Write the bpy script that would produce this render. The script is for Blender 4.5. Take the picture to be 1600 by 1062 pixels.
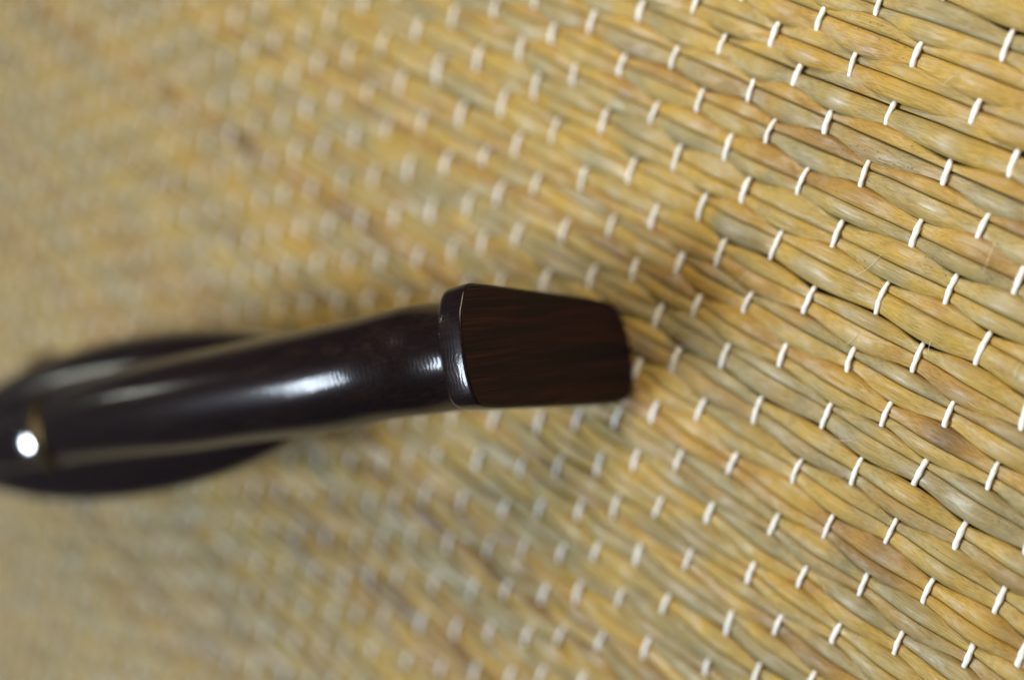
import bpy, math, random
import numpy as np
from mathutils import Matrix, Vector

random.seed(7)
rng = np.random.default_rng(11)
for o in list(bpy.data.objects):
    bpy.data.objects.remove(o, do_unlink=True)
scene = bpy.context.scene
COL = scene.collection

# one weft pitch of the mat (a pair of rush straws) in metres
P = 0.004
ZS = 0.60          # height of the white stitches above the table, in pitches

# ------------------------------------------------------------------ camera
R = np.array([[0.6960532614424575, -0.3187319361677606, 0.6433660001135191],
              [0.46688862031532036, 0.8816721609280168, -0.06833166809450728],
              [-0.545458406714366, 0.3479427445877724, 0.7625030970647617]])
T = np.array([10.48395831056423, -8.054255516306727, 33.63070017805563])
F = np.diag([1.0, -1.0, -1.0])
RB = F @ R @ F
loc = -(RB.T @ (F @ T))
loc[2] += ZS
cam_data = bpy.data.cameras.new('camera')
cam = bpy.data.objects.new('camera', cam_data)
COL.objects.link(cam)
m = Matrix([list(r) for r in RB.T]).to_4x4()
m.translation = Vector(loc * P)
cam.matrix_world = m
cam_data.sensor_width = 36.0
cam_data.lens = 1770 / 1600 * 36.0
cam_data.clip_start = 0.002
cam_data.clip_end = 50
cam_data.dof.use_dof = True
cam_data.dof.focus_distance = 33.4 * P
cam_data.dof.aperture_fstop = cam_data.lens * 0.001 / (1.68 * P)
scene.camera = cam

# ------------------------------------------------------------------ light
world = bpy.data.worlds.new('World')
scene.world = world
world.use_nodes = True
bg = world.node_tree.nodes['Background']
bg.inputs[0].default_value = (0.80, 0.86, 1.0, 1)
bg.inputs[1].default_value = 0.045

TARGET = np.array([-10.0, -15.0, 3.0]) * P


def area(name, direction, dist, sx, sy, power, color):
    d = np.array(direction, float); d /= np.linalg.norm(d)
    l = bpy.data.lights.new(name, 'AREA')
    l.shape = 'RECTANGLE'; l.size = sx; l.size_y = sy
    l.energy = power; l.color = color
    o = bpy.data.objects.new(name, l); COL.objects.link(o)
    o.location = Vector(TARGET + d * dist)
    o.rotation_euler = Vector(-d).to_track_quat('-Z', 'Y').to_euler()
    return o


area('window_light', (-0.29, -0.385, 0.89), 1.6, 0.56, 0.40, 42, (0.76, 0.87, 1.0))
area('ceiling_lamp', (-0.90, -0.22, 0.38), 2.0, 0.12, 0.08, 1.5, (0.96, 1.0, 0.86))
area('room_light', (6, 53, 44), 0.285, 0.14, 0.14, 0.86, (1.0, 0.88, 0.68))

scene.view_settings.view_transform = 'Standard'
scene.view_settings.look = 'None'
scene.view_settings.exposure = -0.22
scene.view_settings.gamma = 1.0
scene.view_settings.use_curve_mapping = False


# ------------------------------------------------------------------ helpers
def link(name, verts, faces, mat, parent=None, smooth=True, uv=None):
    me = bpy.data.meshes.new(name)
    me.from_pydata([tuple(v) for v in verts], [], faces)
    if smooth:
        me.polygons.foreach_set('use_smooth', [True] * len(me.polygons))
    me.materials.append(mat)
    me.update()
    o = bpy.data.objects.new(name, me)
    COL.objects.link(o)
    if parent is not None:
        o.parent = parent
    return o


def tube_faces(n, k, cap=True):
    fs = []
    for i in range(n - 1):
        b = i * k; c = b + k
        for j in range(k):
            j2 = (j + 1) % k
            fs.append((b + j, b + j2, c + j2, c + j))
    if cap:
        fs.append(tuple(range(k - 1, -1, -1)))
        fs.append(tuple((n - 1) * k + j for j in range(k)))
    return fs


class Nodes:
    def __init__(self, name):
        self.mat = bpy.data.materials.new(name)
        self.mat.use_nodes = True
        self.t = self.mat.node_tree
        self.bsdf = self.t.nodes['Principled BSDF']

    def n(self, kind, **kw):
        nd = self.t.nodes.new(kind)
        for k, v in kw.items():
            setattr(nd, k, v)
        return nd

    def l(self, a, b):
        self.t.links.new(a, b)

    def math(self, op, a, b=None):
        nd = self.n('ShaderNodeMath', operation=op)
        for i, v in enumerate((a, b)):
            if v is None:
                continue
            if isinstance(v, (int, float)):
                nd.inputs[i].default_value = v
            else:
                self.l(v, nd.inputs[i])
        return nd.outputs[0]

    def ramp(self, fac, stops, interp='LINEAR'):
        nd = self.n('ShaderNodeValToRGB')
        r = nd.color_ramp; r.interpolation = interp
        while len(r.elements) < len(stops):
            r.elements.new(0.5)
        for e, (p, c) in zip(r.elements, stops):
            e.position = p
            e.color = (c[0], c[1], c[2], 1) if not isinstance(c, float) else (c, c, c, 1)
        self.l(fac, nd.inputs[0])
        return nd.outputs[0]

    def noise(self, vec, scale, detail=3, rough=0.55):
        nd = self.n('ShaderNodeTexNoise')
        nd.inputs['Scale'].default_value = scale
        nd.inputs['Detail'].default_value = detail
        nd.inputs['Roughness'].default_value = rough
        self.l(vec, nd.inputs['Vector'])
        return nd.outputs['Fac']

    def mapping(self, vec, scale=(1, 1, 1), loc=None):
        nd = self.n('ShaderNodeMapping')
        nd.inputs['Scale'].default_value = scale
        if loc is not None:
            self.l(loc, nd.inputs['Location'])
        self.l(vec, nd.inputs['Vector'])
        return nd.outputs[0]

    def mix(self, fac, a, b, mode='MIX'):
        nd = self.n('ShaderNodeMix', data_type='RGBA', blend_type=mode)
        for sock, v in ((nd.inputs['Factor'], fac), (nd.inputs['A'], a), (nd.inputs['B'], b)):
            if isinstance(v, (int, float)):
                sock.default_value = v
            elif isinstance(v, tuple):
                sock.default_value = (*v, 1)
            else:
                self.l(v, sock)
        return nd.outputs['Result']


# ------------------------------------------------------------------ materials
def straw_material():
    s = Nodes('dried_rush')
    tc = s.n('ShaderNodeTexCoord').outputs['Object']
    oi = s.n('ShaderNodeObjectInfo')
    rnd = oi.outputs['Random']
    off = s.n('ShaderNodeCombineXYZ')
    s.l(s.math('MULTIPLY', rnd, 3.7), off.inputs[0])
    s.l(s.math('MULTIPLY', rnd, 1.9), off.inputs[1])
    # slow colour change along each straw
    slow = s.noise(s.mapping(tc, (75, 10, 10), off.outputs[0]), 1.0, 2, 0.5)
    key = s.math('ADD', s.math('MULTIPLY', rnd, 0.90),
                 s.math('MULTIPLY', s.math('SUBTRACT', slow, 0.42), 0.70))
    base = s.ramp(key, [(0.00, (0.165, 0.104, 0.044)), (0.12, (0.310, 0.178, 0.046)),
                        (0.25, (0.405, 0.254, 0.052)), (0.38, (0.350, 0.244, 0.070)),
                        (0.50, (0.255, 0.206, 0.094)), (0.62, (0.405, 0.262, 0.052)),
                        (0.76, (0.265, 0.212, 0.098)), (0.88, (0.320, 0.205, 0.062)), (1.0, (0.185, 0.138, 0.074))])
    # fibres running along the straw
    fib = s.noise(s.mapping(tc, (26, 5600, 5600), off.outputs[0]), 1.0, 4, 0.6)
    fine = s.ramp(fib, [(0.30, 0.68), (0.48, 0.96), (0.70, 1.20)])
    col = s.mix(1.0, base, fine, 'MULTIPLY')
    # waxy patches, their pale tint painting white sheen into the colour, and brown ends
    sheen = s.noise(s.mapping(tc, (210, 520, 520), off.outputs[0]), 1.0, 4, 0.6)
    col = s.mix(s.math('MULTIPLY', s.ramp(sheen, [(0.48, 0.0), (0.68, 1.0)]), 0.32), col, (0.40, 0.345, 0.21))
    br = s.noise(s.mapping(tc, (130, 340, 340), off.outputs[0]), 1.3, 3, 0.5)
    col = s.mix(s.math('MULTIPLY', s.ramp(br, [(0.52, 0.0), (0.78, 1.0)]), 0.5), col, (0.20, 0.110, 0.042))
    # dark specks on a few straws
    vo = s.n('ShaderNodeTexVoronoi'); vo.inputs['Scale'].default_value = 1500
    s.l(tc, vo.inputs['Vector'])
    few = s.ramp(s.noise(s.mapping(tc, (90, 330, 330)), 1.0, 2), [(0.60, 0.0), (0.68, 1.0)])
    sp = s.math('MULTIPLY', s.ramp(vo.outputs['Distance'], [(0.12, 1.0), (0.24, 0.0)]), few)
    col = s.mix(s.math('MULTIPLY', sp, 0.7), col, (0.09, 0.05, 0.025))
    s.l(col, s.bsdf.inputs['Base Color'])
    s.l(s.ramp(sheen, [(0.40, 0.52), (0.62, 0.35)]), s.bsdf.inputs['Roughness'])
    s.l(s.math('MULTIPLY', s.ramp(sheen, [(0.40, 0.25), (0.60, 0.72)]), s.ramp(fib, [(0.35, 0.45), (0.65, 1.0)])), s.bsdf.inputs['Specular IOR Level'])
    s.l(s.ramp(sheen, [(0.48, 0.02), (0.64, 0.28)]), s.bsdf.inputs['Coat Weight'])
    s.bsdf.inputs['Coat Roughness'].default_value = 0.28
    bump = s.n('ShaderNodeBump')
    bump.inputs['Strength'].default_value = 1.0
    bump.inputs['Distance'].default_value = 0.00014
    s.l(fib, bump.inputs['Height'])
    s.l(bump.outputs[0], s.bsdf.inputs['Normal'])
    return s.mat


def thread_material():
    s = Nodes('white_cotton')
    tc = s.n('ShaderNodeTexCoord').outputs['Object']
    f = s.noise(s.mapping(tc, (6000, 1500, 6000)), 1.0, 3)
    dirt = s.ramp(s.noise(tc, 260, 4, 0.6), [(0.42, 0.0), (0.70, 1.0)])
    cot = s.ramp(f, [(0.3, (0.70, 0.67, 0.61)), (0.7, (0.89, 0.86, 0.80))])
    s.l(s.mix(s.math('MULTIPLY', dirt, 0.2), cot, (0.42, 0.35, 0.23)), s.bsdf.inputs['Base Color'])
    s.bsdf.inputs['Roughness'].default_value = 0.85
    s.bsdf.inputs['Specular IOR Level'].default_value = 0.2
    s.bsdf.inputs['Sheen Weight'].default_value = 0.3
    bump = s.n('ShaderNodeBump')
    bump.inputs['Strength'].default_value = 0.6
    bump.inputs['Distance'].default_value = 0.00010
    s.l(f, bump.inputs['Height'])
    s.l(bump.outputs[0], s.bsdf.inputs['Normal'])
    return s.mat


def table_material():
    s = Nodes('table_wood')
    tc = s.n('ShaderNodeTexCoord').outputs['Object']
    f = s.noise(s.mapping(tc, (10, 160, 10)), 1.0, 4)
    s.l(s.ramp(f, [(0.3, (0.05, 0.03, 0.018)), (0.7, (0.10, 0.06, 0.035))]), s.bsdf.inputs['Base Color'])
    s.bsdf.inputs['Roughness'].default_value = 0.6
    return s.mat


def rosewood(name, rough, coat, vertical, red=1.0):
    s = Nodes(name)
    tc = s.n('ShaderNodeTexCoord').outputs['Object']
    sc = (5200, 5200, 75) if vertical else (170, 2600, 2600)
    g1 = s.noise(s.mapping(tc, sc), 1.0, 5, 0.65)
    sc2 = (520, 520, 34) if vertical else (44, 520, 520)
    g2 = s.noise(s.mapping(tc, sc2), 1.0, 3, 0.5)
    streak = s.math('MULTIPLY', s.ramp(g1, [(0.44, 0.0), (0.68, 1.0)]), s.ramp(g2, [(0.36, 0.15), (0.64, 1.0)]))
    col = s.mix(streak, (0.0070, 0.0040, 0.0046) if coat else (0.0100, 0.0062, 0.0070), (0.036 * red, 0.0108, 0.0082) if coat else (0.058, 0.0175, 0.0150))
    s.l(col, s.bsdf.inputs['Base Color'])
    s.bsdf.inputs['Roughness'].default_value = rough
    s.bsdf.inputs['Specular IOR Level'].default_value = 0.10 if coat else 0.12
    s.bsdf.inputs['Coat Weight'].default_value = coat
    s.bsdf.inputs['Coat IOR'].default_value = 1.4
    s.bsdf.inputs['Coat Roughness'].default_value = 0.11
    bump = s.n('ShaderNodeBump')
    if vertical:
        s.l(g1, bump.inputs['Height'])
        bump.inputs['Strength'].default_value = 0.25
        bump.inputs['Distance'].default_value = 0.00006
        s.l(bump.outputs[0], s.bsdf.inputs['Normal'])
    else:
        # fine cross ripples left by sanding, and open pores, under the polish
        wv = s.n('ShaderNodeTexWave', wave_type='BANDS', bands_direction='X')
        wv.inputs['Scale'].default_value = 560
        wv.inputs['Distortion'].default_value = 7
        wv.inputs['Detail'].default_value = 2
        wv.inputs['Detail Scale'].default_value = 1.2
        s.l(tc, wv.inputs['Vector'])
        s.l(wv.outputs['Fac'], bump.inputs['Height'])
        bump.inputs['Strength'].default_value = 0.13
        bump.inputs['Distance'].default_value = 0.00006
        s.l(bump.outputs[0], s.bsdf.inputs['Normal'])
        s.l(bump.outputs[0], s.bsdf.inputs['Coat Normal'])
    return s.mat


def brass_material():
    s = Nodes('dull_brass')
    tc = s.n('ShaderNodeTexCoord').outputs['Object']
    f = s.noise(tc, 900, 3)
    s.l(s.ramp(f, [(0.3, (0.09, 0.06, 0.022)), (0.7, (0.16, 0.11, 0.045))]), s.bsdf.inputs['Base Color'])
    s.bsdf.inputs['Metallic'].default_value = 1.0
    s.bsdf.inputs['Roughness'].default_value = 0.5
    return s.mat


STRAW = straw_material()
THREAD = thread_material()
POLISHED = rosewood('polished_rosewood', 0.30, 0.62, False, 0.55)
REDWOOD = rosewood('red_rosewood', 0.35, 0.25, True, 3.0)
MATT = rosewood('bare_rosewood', 0.55, 0.0, True, 1.25)
BRASS = brass_material()
_st = Nodes('polished_steel')
_st.bsdf.inputs['Base Color'].default_value = (0.72, 0.72, 0.72, 1)
_st.bsdf.inputs['Metallic'].default_value = 1.0
_st.l(_st.ramp(_st.noise(_st.n('ShaderNodeTexCoord').outputs['Object'], 700, 2), [(0.3, 0.14), (0.7, 0.22)]), _st.bsdf.inputs['Roughness'])
STEEL = _st.mat

# ------------------------------------------------------------------ the surface under the mat
X0, X1 = -76.0, 26.0
J0, J1 = -16, 70
tb = [(X0 - 40, -J1 - 40), (X1 + 40, -J1 - 40), (X1 + 40, -J0 + 40), (X0 - 40, -J0 + 40)]
tv = [(x * P, y * P, -0.02 * P) for x, y in tb] + [(x * P, y * P, -6 * P) for x, y in tb]
table = link('table_top', tv, [(0, 1, 2, 3), (7, 6, 5, 4)] + [(i, i + 4, (i + 1) % 4 + 4, (i + 1) % 4) for i in range(4)],
             table_material(), smooth=False)
table['kind'] = 'structure'

# ------------------------------------------------------------------ the mat
W = 1.669209
OFFX = {-11: -0.042, -10: 0.027, -9: 0.249, -8: 0.317, -7: -0.064, -6: -0.271, -5: -0.004, -4: 0.228, -3: 0.069,
        -2: -0.013, -1: -0.421, 0: -0.487, 1: -0.376, 2: 0.138, 3: 0.1, 4: 0.076, 5: 0.184, 6: 0.29}
OFFY = {-2: 0.233, -1: 0.137, 0: 0.013, 1: -0.09, 2: -0.091, 3: -0.158, 4: -0.222, 5: -0.205, 6: -0.063, 7: 0.054,
        8: 0.058, 9: 0.018, 10: 0.035, 11: 0.092, 12: 0.089, 13: 0.109, 14: 0.103, 15: 0.043, 16: 0.017, 17: 0.05,
        18: 0.026, 19: 0.059, 20: -0.087, 21: -0.124, 22: -0.096}
I0, I1 = int(X0 / W), int(X1 / W)
warp_x = {i: W * i + OFFX.get(i, random.uniform(-0.22, 0.22)) for i in range(I0 - 2, I1 + 3)}
row_y = {j: -(j + OFFY.get(j, random.uniform(-0.09, 0.09))) for j in range(J0 - 1, J1 + 2)}
wob_a, wob_p = rng.uniform(0.03, 0.07, 200), rng.uniform(0, 6.28, 200)


def wx(i, j):       # a warp thread wanders a little
    k = i + 100
    return warp_x[i] + wob_a[k] * math.sin(0.31 * j + wob_p[k])


def wy(i, j):       # so does a pair of straws
    k = j + 60
    return row_y[j] + wob_a[k] * 0.8 * math.sin(0.45 * i + wob_p[k])


mat = bpy.data.objects.new('straw_mat', None)
COL.objects.link(mat)
mat['label'] = 'woven mat of golden dried straws bound by short white cotton stitches'
mat['category'] = 'straw mat'

SEG = 8
KR = 15
ang = np.concatenate([np.linspace(-0.35, math.pi + 0.35, 12), np.array([math.pi * 1.25, math.pi * 1.5, math.pi * 1.75])])
CA, SA = np.cos(ang), np.sin(ang)


def smooth_noise(n, step, amp):
    kn = rng.normal(size=n // step + 4) * amp
    x = np.arange(n) / step
    i = x.astype(int); t = x - i; t = t * t * (3 - 2 * t)
    return kn[i] * (1 - t) + kn[i + 1] * t


for j in range(J0, J1 + 1):
    xs, ys, us, sides = [], [], [], []
    for i in range(I0, I1):
        xa, xb, ya, yb = wx(i, j), wx(i + 1, j), wy(i, j), wy(i + 1, j)
        stitched = (i + j) % 2 == 0          # the thread covers the pair at this warp
        for k in range(SEG):
            t = k / SEG
            xs.append(xa + (xb - xa) * t)
            tt = t * t * (3 - 2 * t)
            ys.append(ya + (yb - ya) * tt)
            us.append(t if stitched else 1 - t)   # 0 at a stitch, 1 on top of the thread
    xs, ys, us = np.array(xs), np.array(ys), np.array(us)
    n = len(xs)
    lens = np.sin(us * math.pi / 2)
    gap = max(1.0, (row_y[j - 1] - row_y[j + 1]) / 2)
    lz = np.sin(us * math.pi / 2) ** 2
    low = (0.425 + 0.115 * lens) * gap + smooth_noise(n, 3 * SEG, 0.012)     # straight edge
    high = (0.405 + 0.225 * lens) * gap + smooth_noise(n, 2 * SEG, 0.020)    # edge that bulges into a spindle
    zc = 0.25 + 0.20 * lz + smooth_noise(n, 2 * SEG, 0.012)
    cut = np.clip(0.06 + rng.normal() * 0.08 + smooth_noise(n, 4 * SEG, 0.07) + 0.03 * lens, -0.16, 0.20)
    dz = rng.normal() * 0.025 + smooth_noise(n, 4 * SEG, 0.03)
    for side in (0, 1):
        if side == 0:
            a0, a1 = -low, cut
        else:
            a0, a1 = cut, high
        cy = ys + (a0 + a1) / 2
        hw = (a1 - a0) / 2 + 0.002
        hz = (0.125 + 0.10 * hw / 0.30) * (0.88 + 0.12 * lens)
        hz = np.clip(hz, 0.12, 0.225)
        z = zc + (dz if side == 0 else -dz)
        tilt = smooth_noise(n, 4 * SEG, 0.06) + (0.06 if side else -0.06) + (0.12 if side else -0.12) * lens
        lx = np.sign(CA) * np.abs(CA) ** 0.86
        yy = cy[:, None] + hw[:, None] * lx[None, :]
        # flattened crown with a few soft facets, as dried rush shrinks
        facet = 1 + 0.05 * np.sin(5 * ang[None, :] + smooth_noise(n, 20, 2.0)[:, None])
        zz = z[:, None] + hz[:, None] * (np.sign(SA) * np.abs(SA) ** 0.92 * facet) - tilt[:, None] * hw[:, None] * lx[None, :]
        # a lengthwise crease where the dried stem has folded
        if rng.random() < 0.65:
            ca = rng.uniform(0.9, 2.2) + smooth_noise(n, 4 * SEG, 0.22)
            dep = rng.uniform(0.03, 0.085) * np.clip(0.4 + smooth_noise(n, 3 * SEG, 0.6), 0, 1.3)
            zz -= dep[:, None] * np.exp(-((ang[None, :] - ca[:, None]) / 0.16) ** 2)
        zz = np.maximum(zz, 0.015)
        xx = np.repeat(xs[:, None], KR, 1)
        v = np.stack([xx, yy, zz], 2).reshape(-1, 3) * P
        link('straw', v, tube_faces(n, KR), STRAW, mat)

TS = 10
KT = 8
ta = np.linspace(0, 2 * math.pi, KT, endpoint=False)
for i in range(I0, I1):
    pts = []
    slant = random.uniform(0.05, 0.13)
    rad = random.uniform(0.083, 0.100)
    rs = []
    jit = {}
    for j in range(J0, J1):
        for k in range(TS):
            t = k / TS
            y = wy(i, j) * (1 - t) + wy(i, j + 1) * t
            x = wx(i, j) * (1 - t) + wx(i, j + 1) * t
            over = (i + j) % 2 == 0
            d = t if over else 1 - t            # distance from the middle of a stitch, in pitches
            sg = t if over else t - 1
            if d < 0.42:
                z = 0.25 + 0.18 + 0.085 - 0.085 * (d / 0.42) ** 2
            elif d < 0.62:
                q = (d - 0.42) / 0.20
                z = 0.43 - 0.345 * (q * q * (3 - 2 * q))
            else:
                z = 0.085
            jj = j if over else j + 1
            if jj not in jit:
                jit[jj] = (random.gauss(0, 0.03), random.gauss(0, 0.05), random.uniform(0.86, 1.14))
            x += (slant + jit[jj][1]) * max(-0.5, min(0.5, sg)) * (1 if d < 0.62 else 0.4) + jit[jj][0] * max(0, 1 - d)
            rs.append((1 - 0.22 * min(1, d / 0.5) ** 3) * jit[jj][2])
            pts.append((x, y, z))
    pts = np.array(pts); n = len(pts)
    tan = np.gradient(pts, axis=0); tan /= np.linalg.norm(tan, axis=1)[:, None]
    e1 = np.cross(tan, [1.0, 0, 0]); e1 /= np.linalg.norm(e1, axis=1)[:, None]
    e2 = np.cross(tan, e1)
    arc = np.concatenate([[0], np.cumsum(np.linalg.norm(np.diff(pts, axis=0), axis=1))])
    ph = arc * 7.5
    rr = rad * np.array(rs)[:, None] * (1 + 0.13 * np.cos(2 * (ta[None, :] - ph[:, None]))) * (1 + smooth_noise(n, 7, 0.05))[:, None]
    v = pts[:, None, :] + rr[:, :, None] * (np.cos(ta)[None, :, None] * e1[:, None, :] + np.sin(ta)[None, :, None] * e2[:, None, :])
    v[:, :, 2] = np.maximum(v[:, :, 2], 0.004)
    link('thread', v.reshape(-1, 3) * P, tube_faces(n, KT), THREAD, mat)

# fine fibres frayed off the straws and threads
FIB = Nodes('pale_fibre')
_n = FIB.noise(FIB.n('ShaderNodeTexCoord').outputs['Object'], 500, 2)
FIB.l(FIB.ramp(_n, [(0.3, (0.55, 0.46, 0.28)), (0.7, (0.78, 0.72, 0.58))]), FIB.bsdf.inputs['Base Color'])
FIB.bsdf.inputs['Roughness'].default_value = 0.6
for q in range(16):
    x, y = random.uniform(-4, 9), random.uniform(-16, 1)
    a_, L_ = random.uniform(-2.2, 1.0), random.uniform(0.35, 1.3)
    cur, lift = random.uniform(-1.2, 1.2), random.uniform(0.05, 0.35)
    pts = []
    px, py = x, y
    for k in range(10):
        u = k / 9
        pts.append((px, py, 0.66 + lift * math.sin(math.pi * u * 0.9) - 0.06))
        px += math.cos(a_ + cur * u) * L_ / 9; py += math.sin(a_ + cur * u) * L_ / 9
    pts = np.array(pts)
    tan = np.gradient(pts, axis=0); tan /= np.linalg.norm(tan, axis=1)[:, None]
    e1 = np.cross(tan, [0, 0, 1.0]); e1 /= np.linalg.norm(e1, axis=1)[:, None]
    e2 = np.cross(tan, e1)
    th = np.linspace(0, 2 * math.pi, 3, endpoint=False)
    v = pts[:, None, :] + 0.008 * (np.cos(th)[None, :, None] * e1[:, None, :] + np.sin(th)[None, :, None] * e2[:, None, :])
    link('frayed_fibre', v.reshape(-1, 3) * P, tube_faces(10, 3), FIB.mat, mat)

# ------------------------------------------------------------------ the carved rosewood piece
# local axes: x runs along the bar away from the upright end, y across it, z up
AX = np.array([-0.80660814, -0.59108654, 0.0])
ORG = np.array([-7.65404986, -13.47664814, ZS]) * P
pipe = bpy.data.objects.new('wooden_handle', None)
COL.objects.link(pipe)
pipe.location = Vector(ORG)
pipe.rotation_euler = (0, 0, math.atan2(AX[1], AX[0]))
pipe['label'] = 'polished dark rosewood handle with flat upright end and brass ring lying on the straw mat'
pipe['category'] = 'wooden handle'
# world +s (up in the picture) is local -y
SY = -1.0


def ring_sweep(name, stations, mat_, k=48, power=2.0):
    """stations: (x, sigma, z, half width, half height)"""
    th = np.linspace(0, 2 * math.pi, k, endpoint=False)
    c, s_ = np.cos(th), np.sin(th)
    e = 2.0 / power
    cx, sx = np.sign(c) * np.abs(c) ** e, np.sign(s_) * np.abs(s_) ** e
    vs = []
    for (x, sg, z, hw, hh) in stations:
        for a_, b_ in zip(cx, sx):
            vs.append((x * P, SY * (sg + hw * a_) * P, (z + hh * b_) * P))
    return link(name, vs, tube_faces(len(stations), k), mat_, pipe)


def interp(xs, table_):
    t = np.array(table_, float)
    out = []
    for x in xs:
        i = max(0, min(len(t) - 2, int(np.searchsorted(t[:, 0], x)) - 1))
        p0, p1, p2, p3 = t[max(i - 1, 0)], t[i], t[i + 1], t[min(i + 2, len(t) - 1)]
        u = (x - p1[0]) / (p2[0] - p1[0]); u = min(1, max(0, u))
        d = p2[0] - p1[0]
        m1 = (p2 - p0) / max(p2[0] - p0[0], 1e-6) * d
        m2 = (p3 - p1) / max(p3[0] - p1[0], 1e-6) * d
        r = (2 * u**3 - 3 * u**2 + 1) * p1 + (u**3 - 2 * u**2 + u) * m1 + (-2 * u**3 + 3 * u**2) * p2 + (u**3 - u**2) * m2
        r[0] = x
        out.append(tuple(r))
    return out


# upright end: a thick plate standing on the mat, crowned on top, leaning a little
OUT = [(1.90, 7.85), (1.73, 8.13), (1.37, 8.34), (0.9, 8.52), (0.1, 8.61), (-0.63, 8.62), (-1.15, 8.55), (-1.58, 8.40), (-1.80, 8.08),
       (-1.93, 7.3), (-2.06, 5.9), (-2.28, 3.6), (-2.42, 2.0), (-2.47, 1.2), (-2.36, 0.66), (-2.05, 0.34), (-1.55, 0.14), (-0.85, 0.04), (-0.05, 0.10),
       (0.60, 0.34), (0.98, 0.80), (1.14, 1.50), (1.27, 2.4), (1.51, 4.3), (1.78, 6.5), (1.88, 7.35)]


def closed_spline(pts, n=4):
    pts = np.array(pts, float); m_ = len(pts); out = []
    for i in range(m_):
        p0, p1, p2, p3 = pts[i - 1], pts[i], pts[(i + 1) % m_], pts[(i + 2) % m_]
        for u in np.arange(n) / n:
            out.append(0.5 * (2 * p1 + (p2 - p0) * u + (2 * p0 - 5 * p1 + 4 * p2 - p3) * u * u + (3 * p1 - p0 - 3 * p2 + p3) * u**3))
    return np.array(out)


SPL = closed_spline(OUT)


def plate_outline(inset):
    t_ = np.roll(SPL, -1, 0) - np.roll(SPL, 1, 0)
    t_ /= np.linalg.norm(t_, axis=1)[:, None]
    return SPL + inset * np.stack([-t_[:, 1], t_[:, 0]], 1)


XF = -4.32
TH = 1.12
loops = []
for (inset, x) in ((0.10, XF + 0.0), (0.045, XF + 0.012), (0.015, XF + 0.045), (0.0, XF + 0.10), (0.0, XF + 0.40),
                   (0.0, XF + TH - 0.35), (0.03, XF + TH - 0.18), (0.10, XF + TH - 0.06), (0.22, XF + TH)):
    o_ = plate_outline(inset)
    loops.append([(x * P, SY * a_ * P, b_ * P) for a_, b_ in o_])
nk = len(loops[0])
vs = [v for lp in loops for v in lp]
fs = tube_faces(len(loops), nk, cap=False)
fs.append(tuple((len(loops) - 1) * nk + q for q in range(nk)))
end = link('end_block', vs, fs, POLISHED, pipe)
o_ = plate_outline(0.10)
vs = [(XF * P - 0.000002, SY * a_ * P, b_ * P) for a_, b_ in o_] + [((XF + 0.3) * P, SY * a_ * P * 0.98, (b_ * 0.98 + 0.08) * P) for a_, b_ in o_]
face = link('end_face', vs, [tuple(range(nk))] + [(q, q + nk, (q + 1) % nk + nk, (q + 1) % nk) for q in range(nk)], MATT, end, smooth=False)
face['label'] = 'flat unpolished end face with fine red grain'

# the round bar
tab = [(-3.3, -0.18, 5.95, 1.70, 2.0), (-2.4, -0.12, 6.15, 1.76, 1.97), (-1.6, -0.06, 6.52, 1.79, 1.86), (-0.95, -0.03, 6.90, 1.80, 1.82),
       (0.34, -0.05, 7.44, 1.75, 1.78), (2.48, -0.12, 7.86, 1.81, 1.81), (6.27, -0.08, 8.22, 1.82, 1.82), (10.1, -0.05, 8.34, 1.88, 1.88),
       (13, 0.0, 8.26, 1.88, 1.88), (16, 0.03, 8.04, 1.87, 1.87), (19, 0.0, 7.74, 1.85, 1.85), (22.5, -0.06, 7.34, 1.83, 1.83), (26, -0.04, 6.95, 1.93, 1.93),
       (29, 0.0, 6.6, 1.95, 1.95), (33, 0.0, 6.1, 1.75, 1.75), (36, 0.0, 5.7, 1.05, 1.05), (37, 0.0, 5.6, 0.2, 0.2)]
bar = ring_sweep('bar', interp(np.concatenate([np.linspace(-3.3, 0.6, 18), np.linspace(1.2, 37, 68)]), tab), POLISHED)
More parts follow.
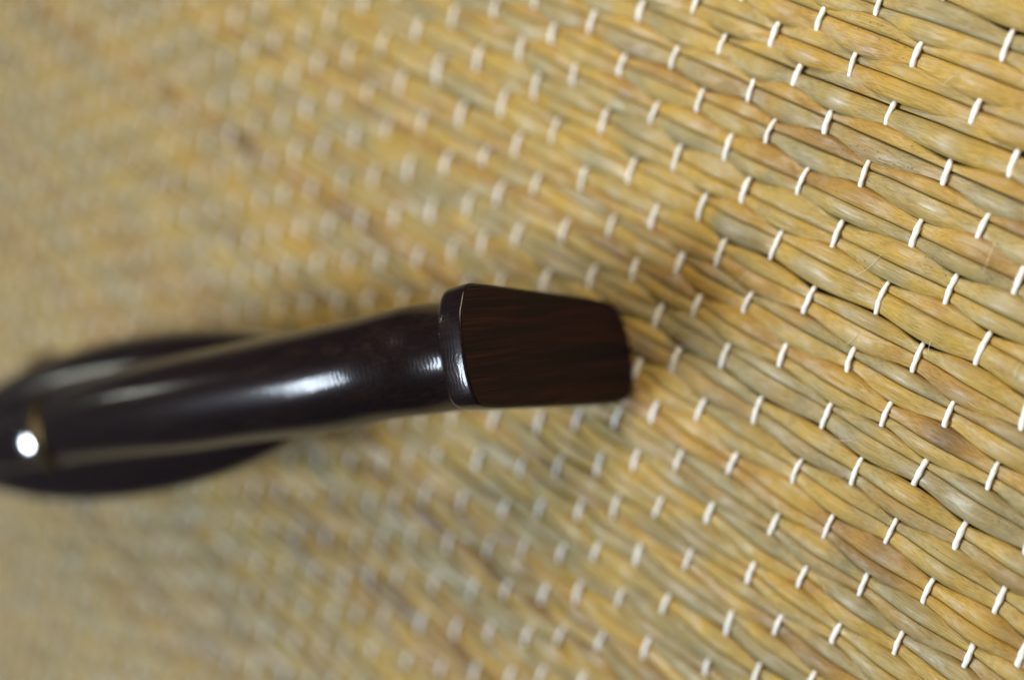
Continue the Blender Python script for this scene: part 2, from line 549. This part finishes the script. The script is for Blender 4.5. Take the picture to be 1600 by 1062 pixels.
# thin brass ring let into the bar at a slant
SH = 1.35
rg = [(-0.50, 1.74), (-0.50, 1.91), (-0.42, 1.95), (-0.12, 1.95), (-0.06, 1.88), (0.06, 1.88), (0.12, 1.95), (0.42, 1.95), (0.50, 1.91), (0.50, 1.74)]
vs = []
for dx, r in rg:
    for q in np.linspace(0, 2 * math.pi, 48, endpoint=False):
        zz_ = r * math.sin(q)
        xx_ = 22.6 + dx - SH * zz_
        zc_ = 7.33 - 0.115 * (xx_ - 22.6)
        vs.append((xx_ * P, SY * (-0.07 + r * math.cos(q)) * P, (zc_ + zz_) * P))
link('brass_ring', vs, tube_faces(len(rg), 48, cap=False), BRASS, pipe)
# small steel disc added on the bar, tilted to mirror the window as a highlight
nz = np.array([-0.188, 0.088, 0.978]); nz /= np.linalg.norm(nz)
e1 = np.cross(nz, [0, 1, 0]); e1 /= np.linalg.norm(e1); e2 = np.cross(nz, e1)
c0 = np.array([21.6, 0.51, 9.25])
vs, prof = [], [(0.52, -0.35), (0.52, -0.02), (0.49, 0.02), (0.40, 0.05), (0.27, 0.075), (0.13, 0.09), (0.01, 0.093)]
for r, hgt in prof:
    for q in np.linspace(0, 2 * math.pi, 24, endpoint=False):
        vs.append((c0 + nz * hgt + r * (math.cos(q) * e1 + math.sin(q) * e2)) * P)
glint_disc = link('added_glint_disc', vs, tube_faces(len(prof), 24), STEEL, bar)
# the long rounded belly under the bar
kb = 64
vs = []
th = np.linspace(0.03, math.pi - 0.03, 46)
for q in th:
    for p_ in np.linspace(0, 2 * math.pi, kb, endpoint=False):
        up = 1.75 + 0.6 * math.cos(p_) if math.sin(p_) > 0 else 6.92
        vs.append(((18.7 - 15.0 * math.cos(q)) * P, SY * (-0.1 + 3.40 * math.sin(q) * math.cos(p_)) * P,
                   (7.0 + up * math.sin(q) * math.sin(p_)) * P))
belly = link('belly', vs, tube_faces(len(th), kb), POLISHED, pipe)
# short reddish knob on the far side of the belly
th = np.linspace(0.05, math.pi - 0.05, 20)
ft = ring_sweep('side_knob', [(27.6 - 2.0 * math.cos(q), 2.75, 4.6, 1.25 * math.sin(q), 1.2 * math.sin(q)) for q in th], REDWOOD, k=32)
ft['label'] = 'redder brown wooden knob on the side of the belly'
